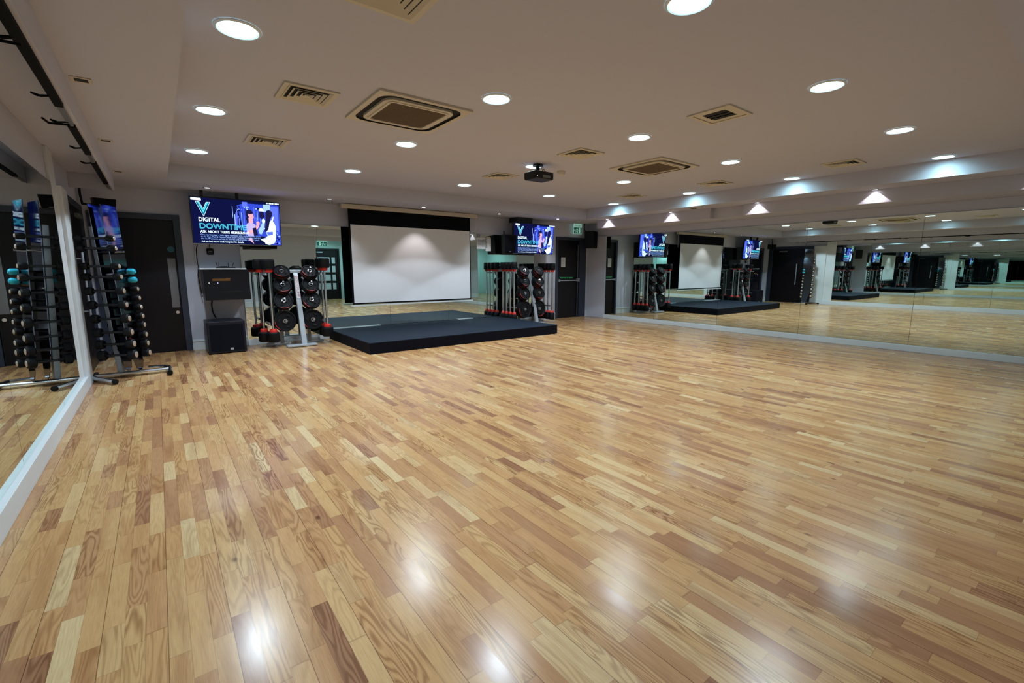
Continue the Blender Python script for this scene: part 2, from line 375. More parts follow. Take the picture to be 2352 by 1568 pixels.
# ------------------------------------------------------------------ lights
def area(name, parent, size, power, col, spread, z=-.012):
    l = bpy.data.lights.new(name, 'AREA'); l.shape = 'DISK'; l.size = size; l.energy = power; l.color = col; l.spread = R(spread)
    o = bpy.data.objects.new(name, l); COL.objects.link(o); o.parent = parent; o.location = (0, 0, z); return o
def spot(name, parent, power, col, ang, blend, z=-.03, rad=.02, tilt=None):
    l = bpy.data.lights.new(name, 'SPOT'); l.energy = power; l.color = col; l.spot_size = R(ang); l.spot_blend = blend; l.shadow_soft_size = rad
    o = bpy.data.objects.new(name, l); COL.objects.link(o); o.parent = parent; o.location = (0, 0, z)
    if tilt: o.rotation_euler = tilt
    return o
P_MAIN = 7
COOL = (.73, .88, 1.0)
def downlight(x, y, z, r, label, group, name='recessed_downlight'):
    t = thing(name, label, 'ceiling light', (x, y, z), 0, group)
    return t
ring_me = MB().lathe([(.104, -.006), (.112, -.012), (.124, -.006), (.126, -.001)]).mesh('trim_ring', 'white')
disc_me = MB().lathe([(0, -.008), (.104, -.008)]).mesh('diffuser', 'lamp')
cols = [(.51, 'leftmost column'), (2.38, 'second column from the left'), (4.26, 'middle column'), (6.17, 'fourth column from the left'), (8.04, 'rightmost column')]
rows = [(1.58, 'row nearest the camera'), (3.35, 'second row from the camera'), (5.12, 'third row from the camera'), (6.94, 'row nearest the back wall')]
for x, cn in cols:
    for y, rn in rows:
        t = downlight(x, y, ZC, .1, 'round white downlight, %s, %s' % (cn, rn), 'round downlights in the recessed ceiling')
        for me in (ring_me, disc_me):
            o = bpy.data.objects.new(me.name, me); COL.objects.link(o); o.parent = t
        area('lamp_light', t, .2, P_MAIN*(.3 if x > 8 else 1.5 if x > 5 else .95), (.50, .92, 1) if x > 8 else COOL, 150 if x > 8 else 112)
        spot('beam_light', t, (.4 if y > 6 else .1) * 105 if x > 8 else (1.3 if x > 5 else 1)*(105 if y > 6 else 66 if y > 4 else 40), COOL, 117, .07, z=-.03, rad=.10)
ring_s = MB().lathe([(.036, -.004), (.040, -.010), (.052, -.006), (.054, -.001)]).mesh('trim_ring', 'satin')
disc_s = MB().lathe([(0, -.006), (.036, -.006)]).mesh('lens', 'lampw')
for (x, y), lb in zip(((.69, 8.31), (2.44, 8.35), (4.2, 8.35), (6.0, 8.36), (7.7, 8.34)), ('above the left television', 'between the left television and the white screen', 'in front of the white screen', 'between the screen and the right television', 'nearest the fire door')):
    t = thing('soffit_spotlight', 'small round ceiling spot in the back soffit, ' + lb, 'spotlight', (x, y, ZS), 0, 'small spots in the back soffit')
    for me in (ring_s, disc_s):
        o = bpy.data.objects.new(me.name, me); COL.objects.link(o); o.parent = t
    spot('spot_light', t, 26 if 3 < x < 5 else 26, (1, .95, .95) if 3 < x < 5 else (.82, .92, 1), 88 if 3 < x < 5 else 100, .5)
for (x, y), lb in zip(((8.69, 7.68), (8.69, 5.95), (8.69, 4.17), (8.69, 2.44), (8.69, .72)), ('nearest the fire door', 'second from the fire door', 'third from the fire door', 'fourth from the fire door', 'nearest the camera')):
    t = thing('bulkhead_spotlight', 'small spotlight throwing a white cone on the bulkhead, ' + lb, 'spotlight', (x, y, ZS), 0, 'spots along the right bulkhead')
    for me in (ring_s, disc_s):
        o = bpy.data.objects.new(me.name, me); COL.objects.link(o); o.parent = t
    l_ = spot('spot_light', t, 12, (1, .93, .93), 104, .10, z=-.016, rad=.008); l_.location.x = .026
t = thing('lobby_downlight', 'round cool downlight in the lobby ceiling seen in the back mirror', 'ceiling light', (5.75, -2.0, 2.6))
for me in (ring_me, disc_me):
    o = bpy.data.objects.new(me.name, me); COL.objects.link(o); o.parent = t
area('lamp_light', t, .2, 13, (.6, .96, 1), 160)
t = thing('lobby_downlight', 'round cool downlight over the lobby opening, lighting its side wall', 'ceiling light', (6.7, -1.1, 2.6))
for me in (ring_me, disc_me):
    o = bpy.data.objects.new(me.name, me); COL.objects.link(o); o.parent = t
area('lamp_light', t, .2, 13, (.6, .96, 1), 160)

# ------------------------------------------------------------------ ceiling fittings
def sqring(mb, a, b, z0, z1, mi=0):     # square ring from half-size a (outer, height z0) to b (inner, height z1), thin sloping blade
    for k in range(4):
        rot = Matrix.Rotation(k*math.pi/2, 4, 'Z')
        q = [Vector((-a, -a, z0)), Vector((a, -a, z0)), Vector((b, -b, z1)), Vector((-b, -b, z1))]
        q2 = [v+Vector((0, 0, .004)) for v in q]
        vs = [rot @ v for v in q]+[rot @ v for v in q2]
        mb.hexa(vs, mi)
def frame_sq(mb, a, b, z0, z1, mi=0):
    mb.box(-a, a, -a, -b, z0, z1, mi).box(-a, a, b, a, z0, z1, mi).box(-a, -b, -b, b, z0, z1, mi).box(b, a, -b, b, z0, z1, mi)
fr = MB(); frame_sq(fr, .205, .168, -.012, -.001); fr_me = fr.mesh('frame', 'vent', smooth=False)
lv = MB()
for k in range(4): sqring(lv, .168-k*.040, .168-k*.040-.034, -.012, -.034+.022*1.9)
lv.box(-.02, .02, -.02, .02, -.012, -.006)
lv_me = lv.mesh('louvres', 'vent', smooth=False)
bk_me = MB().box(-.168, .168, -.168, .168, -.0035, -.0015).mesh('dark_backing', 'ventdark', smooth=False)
gr = [(1.1, 2.45, 'nearest the camera on the left'), (1.1, 4.21, 'left of the large air conditioner'), (1.1, 5.94, 'left side, nearer the back wall'), (4.27, 4.23, 'middle, between the two air conditioners'), (4.30, 5.95, 'middle, beside the projector'),
      (7.46, 2.48, 'right side, nearest the camera'), (7.48, 4.30, 'right side, behind the second air conditioner'), (7.47, 6.0, 'right side, farthest from the camera')]
for x, y, lb in gr:
    t = thing('ceiling_vent', 'square cream ceiling vent with nested louvres, ' + lb, 'air vent', (x, y, ZC), 0, 'louvred ceiling vents')
    for me in (fr_me, lv_me, bk_me):
        o = bpy.data.objects.new(me.name, me); COL.objects.link(o); o.parent = t
        if me is lv_me: o.location.z = -.004
t = thing('ceiling_vent', 'square cream ceiling vent without louvres, open and dark inside', 'air vent', (4.245, 2.44, ZC))
o = bpy.data.objects.new('frame', fr_me); COL.objects.link(o); o.parent = t
b2 = MB(); frame_sq(b2, .165, .11, -.006, -.002); b2.obj('inner_flange', 'vent', t, smooth=False)
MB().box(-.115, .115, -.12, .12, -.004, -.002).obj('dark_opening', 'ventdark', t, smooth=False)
MB().box(-.03, -.02, -.11, .11, -.012, -.005).box(.04, .05, -.11, .11, -.012, -.005).obj('duct_blade', 'black', t, smooth=False)
def rsq(a, r, n=6):
    out = []
    for cx, cy, s0 in ((a-r, a-r, 0), (-a+r, a-r, 90), (-a+r, -a+r, 180), (a-r, -a+r, 270)):
        for i in range(n+1):
            t_ = R(s0+90*i/n); out.append((cx+r*math.cos(t_), cy+r*math.sin(t_)))
    return out
def ringprism(mb, A, B, z0, z1, mi=0):
    n = len(A)
    va = [mb.bm.verts.new((*p, z0)) for p in A]; vb = [mb.bm.verts.new((*p, z0)) for p in B]
    ua = [mb.bm.verts.new((*p, z1)) for p in A]; ub = [mb.bm.verts.new((*p, z1)) for p in B]
    for i in range(n):
        j = (i+1) % n
        for q in ((va[i], va[j], vb[j], vb[i]), (ua[i], ub[i], ub[j], ua[j]), (va[i], ua[i], ua[j], va[j]), (vb[i], vb[j], ub[j], ub[i])): mb.bm.faces.new(q).material_index = mi
cs = MB()
A = rsq(.385, .13); n = len(A)
# square outer plate with a rounded hole
sq = []
for k, p in enumerate(A):
    m_ = max(abs(p[0]), abs(p[1])); sq.append((p[0]/m_*.43, p[1]/m_*.43))
ringprism(cs, sq, A, -.018, -.001); plate_me = cs.mesh('outer_plate', 'vent', smooth=False)
cs = MB(); ringprism(cs, rsq(.325, .10), rsq(.258, .05), -.024, -.006); cs_me = cs.mesh('inner_panel', 'vent', smooth=False)
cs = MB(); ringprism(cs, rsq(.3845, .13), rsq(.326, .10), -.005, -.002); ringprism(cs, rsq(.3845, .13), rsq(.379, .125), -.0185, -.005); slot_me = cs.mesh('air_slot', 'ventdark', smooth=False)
g = MB().box(-.262, .262, -.262, .262, -.022, -.014)
for k in range(26): g.box(-.258, .258, -.257+k*.0205, -.249+k*.0205, -.026, -.022)
grl_me = g.mesh('return_grille', 'grille', smooth=False)
lip = MB(); ringprism(lip, rsq(.285, .05), rsq(.262, .03), -.030, -.023); lip_me = lip.mesh('grille_rim', 'vent', smooth=False)
for x, y, lb in ((1.95, 4.14, 'on the left half of the ceiling, the nearer one'), (5.62, 4.15, 'in the middle of the ceiling, right of the projector')):
    t = thing('ceiling_air_conditioner', 'large square cream cassette air conditioner ' + lb, 'air conditioner', (x, y, ZC), 0, 'cassette air conditioners')
    for me in (plate_me, cs_me, slot_me, grl_me, lip_me):
        o = bpy.data.objects.new(me.name, me); COL.objects.link(o); o.parent = t
t = thing('smoke_detector', 'small round cream smoke detector right of the projector', 'smoke detector', (4.80, 5.14, ZC))
MB().lathe([(.062, 0), (.062, -.02), (.055, -.024)]).obj('base', 'vent', t)
MB().lathe([(.050, -.022), (.046, -.045), (.03, -.058), (0, -.06)]).obj('sensor_head', 'cream', t)
t = thing('round_ceiling_cap', 'small flat grey disc on the soffit above the right mirrors', 'ceiling cap', (8.52, 5.31, ZS))
MB().lathe([(.0, -.012), (.05, -.012), (.06, -.001)]).obj('disc', 'grille', t)
for y, lb in ((4.14, 'nearest the camera'), (5.89, 'middle one'), (7.62, 'farthest, near the back wall')):
    t = thing('slot_vent', 'small square recessed vent in the left soffit, ' + lb, 'air vent', (-.272, y, ZS), 0, 'small vents of the left soffit')
    m_ = MB(); frame_sq(m_, .052, .034, -.006, -.001); m_.obj('frame', 'vent', t, smooth=False)
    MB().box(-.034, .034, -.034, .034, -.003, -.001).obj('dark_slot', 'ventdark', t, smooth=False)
# curtain track with clips on the left downstand
t = thing('curtain_track', 'black track with clips under the edge of the left bulkhead', 'track', (-.385, 0, 2.29))
MB().box(-.018, .022, -.3, 4.05, -.02, .004).box(-.018, .022, 4.55, 5.55, -.02, .004).box(-.018, .022, 5.95, 7.3, -.02, .004).obj('rail', 'screenb', t, smooth=False)
for a_, b_ in ((4.05, 4.55), (5.55, 5.95), (7.3, 7.7)): MB().box(-.012, .016, a_, b_, -.014, .004).obj('joint_cover', 'satin', t, smooth=False)
for y in (3.0, 3.84, 4.44, 5.28, 5.96):
    c = MB().tube([(0, y, -.012), (-.05, y+.01, -.02), (-.085, y, -.012), (-.06, y-.03, -.03), (-.015, y-.02, -.02)], .006, 8)
    if y in (3.0, 4.44): c.tube([(0, y+.05, -.02), (-.10, y+.02, -.03), (-.12, y-.05, -.02)], .007, 8)
    c.obj('clip', 'screenb', t)

# ------------------------------------------------------------------ projector
t = thing('projector', 'black ceiling projector hanging from the middle of the ceiling', 'projector', (4.27, 5.02, ZC))
MB().box(-.165, .165, -.125, .125, -.205, -.10).obj('body', 'black', t, smooth=False, bevel=.02)
MB().cyl((-.02, 0, -.10), (-.02, 0, -.012), .028).cyl((-.02, 0, -.02), (-.02, 0, 0), .075).box(-.07, .03, -.05, .05, -.105, -.09).obj('ceiling_mount', 'black', t)
MB().cyl((.08, .125, -.155), (.08, .15, -.155), .035).obj('lens', 'blackg', t)
MB().box(-.03, .10, -.127, -.124, -.185, -.15).obj('vent_strip', 'satin', t, smooth=False)
MB().ball((-.13, -.125, -.17), .004).obj('indicator', 'white_led', t)
MB().tube([(.05, .02, -.01), (.06, 0, -.06), (.09, 0, -.09), (.14, 0, -.10), (.16, .02, -.11)], .004, 8).tube([(.04, -.02, -.01), (.05, -.03, -.05), (.10, -.03, -.085), (.15, -.04, -.105)], .004, 8).obj('cable', 'black', t)

# ------------------------------------------------------------------ projection screen
t = thing('projection_screen', 'white pull-down projection screen with black border above the stage', 'projection screen', (4.17, 8.75, .6))
MB().box(-1.43, 1.50, -.05, .05, 1.79, 1.872).obj('housing', 'cream', t, smooth=False, bevel=.012)
f = MB().box(-1.30, 1.33, -.001, .001, .035, 1.79)
f.obj('border_fabric', 'screenb', t, smooth=False)
MB().box(-1.265, 1.308, -.0025, -.0012, .062, 1.508).obj('white_fabric', 'screenw', t, smooth=False)
MB().box(-1.32, 1.36, -.012, .012, 0, .022).cyl((-1.325, 0, .011), (-1.32, 0, .011), .016).cyl((1.36, 0, .011), (1.365, 0, .011), .016).obj('bottom_bar', 'white', t, smooth=False)
MB().cyl((1.47, -.01, 1.38), (1.47, -.01, 1.79), .004, seg=8).obj('pull_cord', 'cream', t)

# ------------------------------------------------------------------ stage
t = thing('low_stage', 'low dark rubber-topped stage platform below the projection screen', 'stage', (4.42, 6.86, 0))
MB().box(-1.95, 1.95, 0, 2.09, .165, .18).obj('top_surface', 'stage', t, smooth=False, bevel=.004)
MB().box(-1.945, 1.945, .005, 2.085, .0, .165).obj('skirt', 'skirt', t, smooth=False)
MB().box(-1.93, -.95, 2.075, 2.09, .18, .192).box(.85, 1.25, 2.075, 2.09, .18, .192).obj('back_edge_strip', 'white', t, smooth=False)

# ------------------------------------------------------------------ televisions
E_ = {'navy': emi('tv_navy', (.004, .006, .05, 1), 1.0), 'white': emi('tv_white', (.72, .92, 1, 1), 1.5), 'cyan': emi('tv_cyan', (.08, .62, .85, 1), 1.2),
      'teal': emi('tv_teal', (.0, .16, .28, 1), 1), 'blue': emi('tv_blue', (.03, .06, .55, 1), 1.2), 'mid': emi('tv_midblue', (.09, .14, .85, 1), 1.3),
      'light': emi('tv_lightblue', (.30, .48, 1, 1), 1.3), 'skin': emi('tv_pink', (.85, .42, .52, 1), 1.0), 'hair': emi('tv_hair', (.012, .012, .06, 1), 1),
      'top': emi('tv_pale', (.62, .92, .90, 1), 1.4), 'shirt': emi('tv_shirt', (.50, .42, .75, 1), 1.1)}
EK = list(E_.keys())
for k in EK: M['tv_'+k] = E_[k]
TW, TH = 1.23, .70
def tv_picture():
    mb = MB(); lay = [0]
    def P(u, v): return (-TW/2+.012+u*(TW-.024), 0, TH/2-.012-v*(TH-.024))
    def poly(pts, c):
        lay[0] += 1; y = -.0004*lay[0]
        if lay[0] > 1: pass
        vs = [mb.bm.verts.new((P(u, v)[0], y, P(u, v)[2])) for u, v in pts]
        mb.bm.faces.new(vs).material_index = EK.index(c)
    def blob(u, v, a, b, c, n=14, rot=0):
        poly([(u+a*math.cos(2*math.pi*i/n)*math.cos(rot)-b*math.sin(2*math.pi*i/n)*math.sin(rot), v+(a*math.cos(2*math.pi*i/n)*math.sin(rot)+b*math.sin(2*math.pi*i/n)*math.cos(rot))*1.75) for i in range(n)], c)
    rnd = random.Random(9)
    poly([(0, 0), (1, 0), (1, 1), (0, 1)], 'navy')
    poly([(.5, .12), (.58, .06), (.86, .06), (1, .06), (1, 1), (.62, 1), (.56, .7)], 'blue')
    poly([(.88, .10), (.985, .10), (.985, .68), (.88, .6)], 'mid')
    for k in range(30):
        u = .44+rnd.random()*.36; v = .12+rnd.random()*.32; w_ = .004+rnd.random()*.009
        poly([(u, v), (u+w_, v), (u+w_*.8, v+.12+rnd.random()*.25), (u-w_*.2, v+.12+rnd.random()*.25)], rnd.choice(['mid', 'blue', 'light', 'mid', 'navy']))
    poly([(.56, .03), (.62, .03), (.62, .14), (.56, .14)], 'mid')
    for k in range(26):
        blob(.5+rnd.random()*.26, .14+rnd.random()*.3, .006+rnd.random()*.012, .006+rnd.random()*.01, rnd.choice(['mid', 'light', 'blue', 'navy']), 7)
    for k in range(30):
        blob(.90+rnd.random()*.085, .68+rnd.random()*.28, .006+rnd.random()*.012, .005+rnd.random()*.01, rnd.choice(['mid', 'light', 'blue', 'navy', 'mid']), 7)
    poly([(.80, .06), (.885, .06), (.885, .26), (.80, .22)], 'light')
    poly([(.58, .80), (.80, .80), (.82, 1), (.60, 1)], 'navy')
    # person facing: hair, face, shirt, raised arm
    blob(.635, .31, .045, .065, 'hair'); blob(.615, .42, .02, .07, 'hair')
    poly([(.62, .38), (.665, .38), (.675, .50), (.62, .50)], 'skin')
    blob(.650, .33, .030, .052, 'skin', rot=-.3); blob(.642, .265, .034, .022, 'hair')
    poly([(.585, .56), (.61, .50), (.66, .50), (.70, .54), (.69, .68), (.675, .80), (.60, .80), (.59, .68)], 'shirt')
    poly([(.60, .68), (.66, .66), (.70, .58), (.715, .50), (.735, .51), (.74, .57), (.70, .68), (.65, .74), (.60, .76)], 'skin')
    blob(.728, .50, .020, .026, 'skin'); poly([(.60, .86), (.64, .84), (.665, .98), (.63, .93)], 'skin')
    poly([(.66, .62), (.70, .60), (.72, .78), (.67, .80)], 'hair')
    # person from behind: punch mitts, pony tail, pale top
    blob(.775, .20, .03, .03, 'white'); poly([(.75, .22), (.80, .22), (.815, .34), (.78, .40), (.75, .36)], 'hair')
    poly([(.735, .74), (.725, .66), (.76, .56), (.785, .45), (.81, .46), (.80, .60), (.78, .70), (.76, .76)], 'light')
    blob(.795, .44, .02, .03, 'top')
    poly([(.80, .62), (.85, .50), (.885, .42), (.92, .46), (.94, .55), (.935, .80), (.92, .94), (.85, 1), (.80, .97), (.80, .86), (.835, .78)], 'top')
    poly([(.745, .87), (.80, .84), (.90, .86), (.92, .90), (.86, .97), (.80, .95)], 'top')
    blob(.865, .27, .042, .052, 'hair'); poly([(.825, .25), (.865, .22), (.90, .30), (.87, .45), (.85, .62), (.82, .70), (.80, .68), (.82, .50)], 'hair')
    poly([(.82, .70), (.90, .68), (.90, .76), (.84, .78)], 'mid')
    poly([(.89, .42), (.91, .34), (.925, .32), (.905, .45)], 'white')
    # V emblem: nested strokes
    def V(a, t, v0, v1, c):
        poly([(.126-a, v0), (.126-a+t, v0), (.126, v1-.085*t/.02), (.126, v1)], c); poly([(.126+a, v0), (.126, v1), (.126, v1-.085*t/.02), (.126+a-t, v0)], c)
    V(.078, .0415, .095, .415, 'white'); V(.0735, .034, .100, .398, 'teal'); V(.057, .014, .10, .335, 'cyan')
    y = -.0004*(lay[0]+2)
    def tx(s, u, v, h, c, w=None, **kw):
        p = P(u, v); text_bm(mb, s, p[0], p[2], h*TH*1.38, y, EK.index(c), None if w is None else w*TW, **kw)
    poly([(.004, .015), (.108, .02), (.112, .055), (.108, .075), (.004, .065)], 'white')
    tx('DIGITAL', .068, .515, .085, 'white', .225, bold=.02)
    tx('DOWNTIME', .072, .672, .115, 'cyan', .505, outline=.0028)
    tx('ASK ABOUT TEENS MEMBERSHIP', .074, .765, .052, 'white', .53, bold=.015)
    tx('Give your teenager a little digital downtime with complimentary access', .076, .825, .034, 'light', .66)
    tx('to the Gym, Pool & Fitness Classes every weekday from 4pm until 6pm', .076, .868, .034, 'light', .66)
    tx('and on Weekends, as long as you\'re a club member over 11 years', .076, .911, .034, 'light', .64)
    tx('Ask at the Leisure Club reception for details.', .078, .972, .040, 'white', .46)
    for k in range(9): poly([(.84+k*.0175, .012), (.852+k*.0175, .012), (.852+k*.0175, .042), (.84+k*.0175, .042)], 'white')
    return mb
pic = tv_picture().mesh('screen_picture', ['tv_'+k for k in EK], smooth=False, normals=False)
def tv(x, y, z, tilt, label):
    t = thing('wall_television', label, 'television', (x, y, z), 0, 'wall televisions'); t.rotation_euler = (tilt, 0, 0)
    MB().box(-TW/2, TW/2, -.02, .03, -TH/2, TH/2).box(-.35, .35, .03, .06, -.25, .2).obj('housing', 'black', t, smooth=False, bevel=.003)
    o = bpy.data.objects.new('screen_picture', pic); COL.objects.link(o); o.parent = t; o.location = (0, -.0205, 0)
    MB().box(-TW/2, TW/2, -.0225, -.02, -TH/2-.004, -TH/2+.009).obj('silver_lower_edge', 'satin', t, smooth=False)
    return t
t = tv(1.085, 8.62, 2.03, R(4), 'large television showing a blue advert, beside the left door')
MB().box(-.47, -.43, .03, .08, .2, .45).box(.0, .04, .03, .08, .2, .45).box(-.48, .05, .06, .09, .28, .36).obj('hanging_bracket', 'black', t, smooth=False)
t = tv(7.165, 8.60, 2.0, R(3), 'large television showing a blue advert, beside the fire door')
MB().box(-.46, -.02, .04, .36, .355, .475).obj('ceiling_bracket_box', 'black', t, smooth=False)
t = thing('tv_power_cable', 'thin black and white cables running down the wall from the left television', 'cable', (.50, 8.985, 0))
MB().tube([(.03, 0, 1.70), (.0, 0, 1.60), (.0, 0, 1.40), (.02, 0, 1.34)], .006, 8).obj('white_cable', 'white', t)
MB().tube([(.045, 0, 1.70), (.02, 0, 1.60), (.018, 0, 1.40), (.02, -.10, 1.33), (-.0, -.12, 1.2), (.035, -.10, .86)], .006, 8).obj('black_cable', 'black', t)

# ------------------------------------------------------------------ loudspeakers
def speaker(x, y, z, w, h, dp, label, rz=0, tilt=0, pole=None):
    t = thing('wall_loudspeaker', label, 'loudspeaker', (x, y, z), rz, 'hanging loudspeakers'); t.rotation_euler = (tilt, 0, rz)
    a = MB(); a.hexa([(-w*.42, -dp/2, -h/2), (w*.42, -dp/2, -h/2), (w*.30, dp/2, -h/2), (-w*.30, dp/2, -h/2), (-w/2, -dp/2, h/2), (w/2, -dp/2, h/2), (w*.36, dp/2, h/2), (-w*.36, dp/2, h/2)])
    a.obj('cabinet', 'black', t, smooth=False, bevel=.008)
    g = MB().hexa([(-w*.38, -dp/2-.006, -h*.46), (w*.38, -dp/2-.006, -h*.46), (w*.38, -dp/2, -h*.46), (-w*.38, -dp/2, -h*.46), (-w*.45, -dp/2-.006, h*.46), (w*.45, -dp/2-.006, h*.46), (w*.45, -dp/2, h*.46), (-w*.45, -dp/2, h*.46)])
    g.obj('grille', 'skirt', t, smooth=False)
    MB().box(-.022, .022, -dp/2-.009, -dp/2-.006, -h*.40, -h*.355).obj('silver_badge', 'satin', t, smooth=False)
    if pole: MB().tube(pole, .013, 10).obj('bracket', 'black', t)
    return t
speaker(9.20, 8.68, 2.06, .36, .44, .26, 'black loudspeaker hanging at the corner between the fire door and the mirror', R(25), 0, [(0, .1, .15), (0, .18, .28), (0, .18, .42)])
speaker(6.50, 8.72, 1.865, .34, .43, .24, 'black loudspeaker partly hidden behind the right television', R(-8), R(4), [(0, .1, .1), (0, .20, .2), (0, .22, .3)])
speaker(1.42, 8.80, 1.86, .52, .46, .22, 'black loudspeaker almost hidden behind the left television', 0, 0, [(0, .08, .1), (0, .17, .2)])
t = speaker(-.52, 8.62, 2.165, .26, .18, .22, 'small black loudspeaker high in the left corner above the door', R(20), R(4))
MB().tube([(-.05, .08, 0), (-.17, .15, .0), (-.18, .16, .12), (-.18, .16, .31)], .014, 10).obj('bracket', 'black', t)
MB().tube([(-.16, .12, -.10), (.10, -.06, -.115)], .008, 8).obj('support_arm', 'satin', t)

t = thing('wall_control_unit', 'small black rounded unit on the wall below the left television', 'control unit', (.705, YB, 1.575))
MB().box(-.05, .05, -.04, 0, -.052, .052).obj('casing', 'black', t, bevel=.02)
s = MB(); s.box(-.025, .025, -.0425, -.0415, -.006, .008); s.obj('small_display', 'satin', t, smooth=False)
MB().cyl((0, -.01, .05), (0, -.01, .11), .004, seg=8).obj('cable', 'black', t)

# ------------------------------------------------------------------ AV cabinet, router, subwoofer
t = thing('media_cabinet', 'black wall-mounted media cabinet with white top, under the left television', 'cabinet', (.86, 8.55, .815))
MB().box(-.31, .31, .012, .448, 0, .475).obj('body', 'black', t, smooth=False)
MB().box(-.305, .305, 0, .012, .005, .47).obj('glass_door', 'blackg', t, smooth=False, bevel=.002)
MB().box(-.35, .275, -.01, .448, .478, .495).obj('white_top', 'white', t, smooth=False, bevel=.002)
MB().box(-.20, .04, -.003, 0, .30, .335).box(-.02, .05, -.003, 0, .335, .345).obj('amber_display', 'amber', t, smooth=False)
MB().ball((-.13, -.003, .268), .006).obj('blue_indicator', 'blue_led', t)
MB().ball((-.245, -.003, .27), .005).obj('white_indicator', 'white_led', t)
MB().box(-.12, .2, -.002, 0, .12, .14).obj('equipment_front', 'black', t, smooth=False)
t = thing('wifi_router', 'flat black wireless receiver with upright aerials on the cabinet top', 'router', (.875, 8.72, 1.312))
MB().box(-.13, .13, -.07, .07, 0, .018).box(-.08, .02, -.05, .05, .018, .034).obj('body', 'black', t, smooth=False, bevel=.003)
for ax, tilt in ((-.11, -.012), (-.09, .004), (.04, .003), (.09, .03)):
    MB().cyl((ax, .05, .018), (ax+tilt, .05, .09), .005, .004, seg=10).obj('aerial', 'black', t)
t = thing('cabinet_cable', 'black cable hanging from the media cabinet down to the subwoofer', 'cable', (.66, 8.9, .5))
MB().tube([(0, 0, .314), (-.015, 0, .22), (-.01, 0, .12), (.02, 0, .03), (.025, -.02, .02)], .011, 8).obj('cord', 'black', t)
t = thing('subwoofer', 'large black box subwoofer on the floor under the media cabinet', 'subwoofer', (.765, 8.32, 0))
MB().box(-.255, .255, 0, .56, .012, .50).obj('cabinet', 'subwoofer', t, smooth=False, bevel=.008)
MB().box(-.225, .225, -.006, 0, .04, .45).obj('front_grille', 'skirt', t, smooth=False)
MB().box(.03, .075, -.009, -.006, .055, .085).obj('silver_badge', 'steel', t, smooth=False)
for sx in (-.21, .21):
    for sy in (.05, .5): MB().cyl((sx, sy, 0), (sx, sy, .012), .02).obj('rubber_foot', 'rubber', t)

# ------------------------------------------------------------------ exit signs, notices, dispensers
def exit_sign(x, y, z, label, flip=1, w=.30, h=.26):
    t = thing('exit_sign', label, 'exit sign', (x, y, z), 0 if flip > 0 else math.pi)
    MB().box(-w*.5, w*.5, -.006, .006, -h/2, h/2).obj('panel', 'signw', t, smooth=False)
    g = MB().box(-w*.47, w*.47, -.008, -.006, -h*.46, h*.12).obj('green_field', 'signg', t, smooth=False)
    s = MB()
    def q(*pts): s.prism([(p[0]*w, -.0095, p[1]*h) for p in pts], (0, .001, 0))
    q((.12, -.42), (.30, -.42), (.30, .08), (.12, .08))                                            # doorway
    s.lathe([(0, 0), (h*.055, 0)], p0=(-.10*w, -.0098, .03*h), axis=(0, -1, 0), seg=12)
    q((-.20, -.06), (-.06, -.02), (.02, -.10), (.08, -.14), (.07, -.18), (-.02, -.15), (-.05, -.10), (-.06, -.22), (.02, -.28), (.0, -.42), (-.05, -.42), (-.04, -.30), (-.14, -.24), (-.20, -.36), (-.34, -.36), (-.34, -.31), (-.23, -.31), (-.17, -.2), (-.15, -.08), (-.22, -.11), (-.25, -.18), (-.28, -.16))
    q((-.44, -.16), (-.36, -.06), (-.36, -.12), (-.30, -.12), (-.30, -.2), (-.36, -.2), (-.36, -.26))
    s.obj('running_figure', 'signw', t, smooth=False)
    s = MB(); text_bm(s, 'Fire exit', -.40*w, .22*h, h*.26, -.0075, 0, width=.8*w); s.obj('lettering', 'signg', t, smooth=False)
    MB().box(-w*.46, w*.46, -.02, .02, h/2, h/2+.03).obj('mounting_rail', 'grille', t, smooth=False)
    return t
exit_sign(8.93, 8.90, 2.345, 'green and white running man exit sign above the fire door')
exit_sign(5.70, -2.97, 2.40, 'green exit sign in the lobby seen in the back mirror', -1, .42, .26)
def notice(x, z, w, h, label, rows_, clip=False):
    t = thing('paper_notice', label, 'notice', (x, 8.978, z), 0, 'notices stuck on the back mirror')
    MB().box(-w/2, w/2, -.004, .002, -h/2, h/2).obj('sheet', 'paper', t, smooth=False)
    s = MB()
    for k in range(rows_): s.box(-w*.40, w*(.40 if not clip else -.2), -.0055, -.004, h*.38-k*h*.76/rows_, h*.38-k*h*.76/rows_+h*.3/rows_)
    s.obj('printed_lines', 'ink', t, smooth=False)
    if clip: MB().box(-w*.4, w*.4, -.012, -.004, h/2-.01, h/2+.03).obj('clip', 'cream', t, smooth=False)
notice(5.935, 1.875, .25, .25, 'white printed notice, the left of two, on the mirror right of the screen', 7)
notice(6.125, 1.855, .15, .30, 'narrow white notice with clip, the right of two, on the mirror', 5, True)
for x, lb in ((7.5, 'on the rear wall right of the lobby opening, seen in the mirror'), (4.45, 'on the rear wall left of the lobby opening, seen in the mirror')):
    t = thing('soap_dispenser', 'white dispenser ' + lb, 'dispenser', (x, YR, 1.28), 0, 'dispensers on the rear wall')
    MB().box(-.07, .07, 0, .10, .06, .30).obj('casing', 'white', t, smooth=False, bevel=.01)
    MB().box(-.03, .03, .02, .08, 0, .06).obj('nozzle', 'black', t, smooth=False)
    MB().box(-.01, .02, .10, .104, .14, .20).obj('sight_window', 'black', t, smooth=False)
t = thing('low_partition', 'low white half wall with capping beside the lobby door', 'partition', (6.62, -2.35, 0))
MB().box(-.04, .04, -.6, .6, 0, .78).obj('panel', 'lobbyp', t, smooth=False)
MB().box(-.06, .06, -.62, .62, .78, .81).obj('capping', 'white', t, smooth=False)

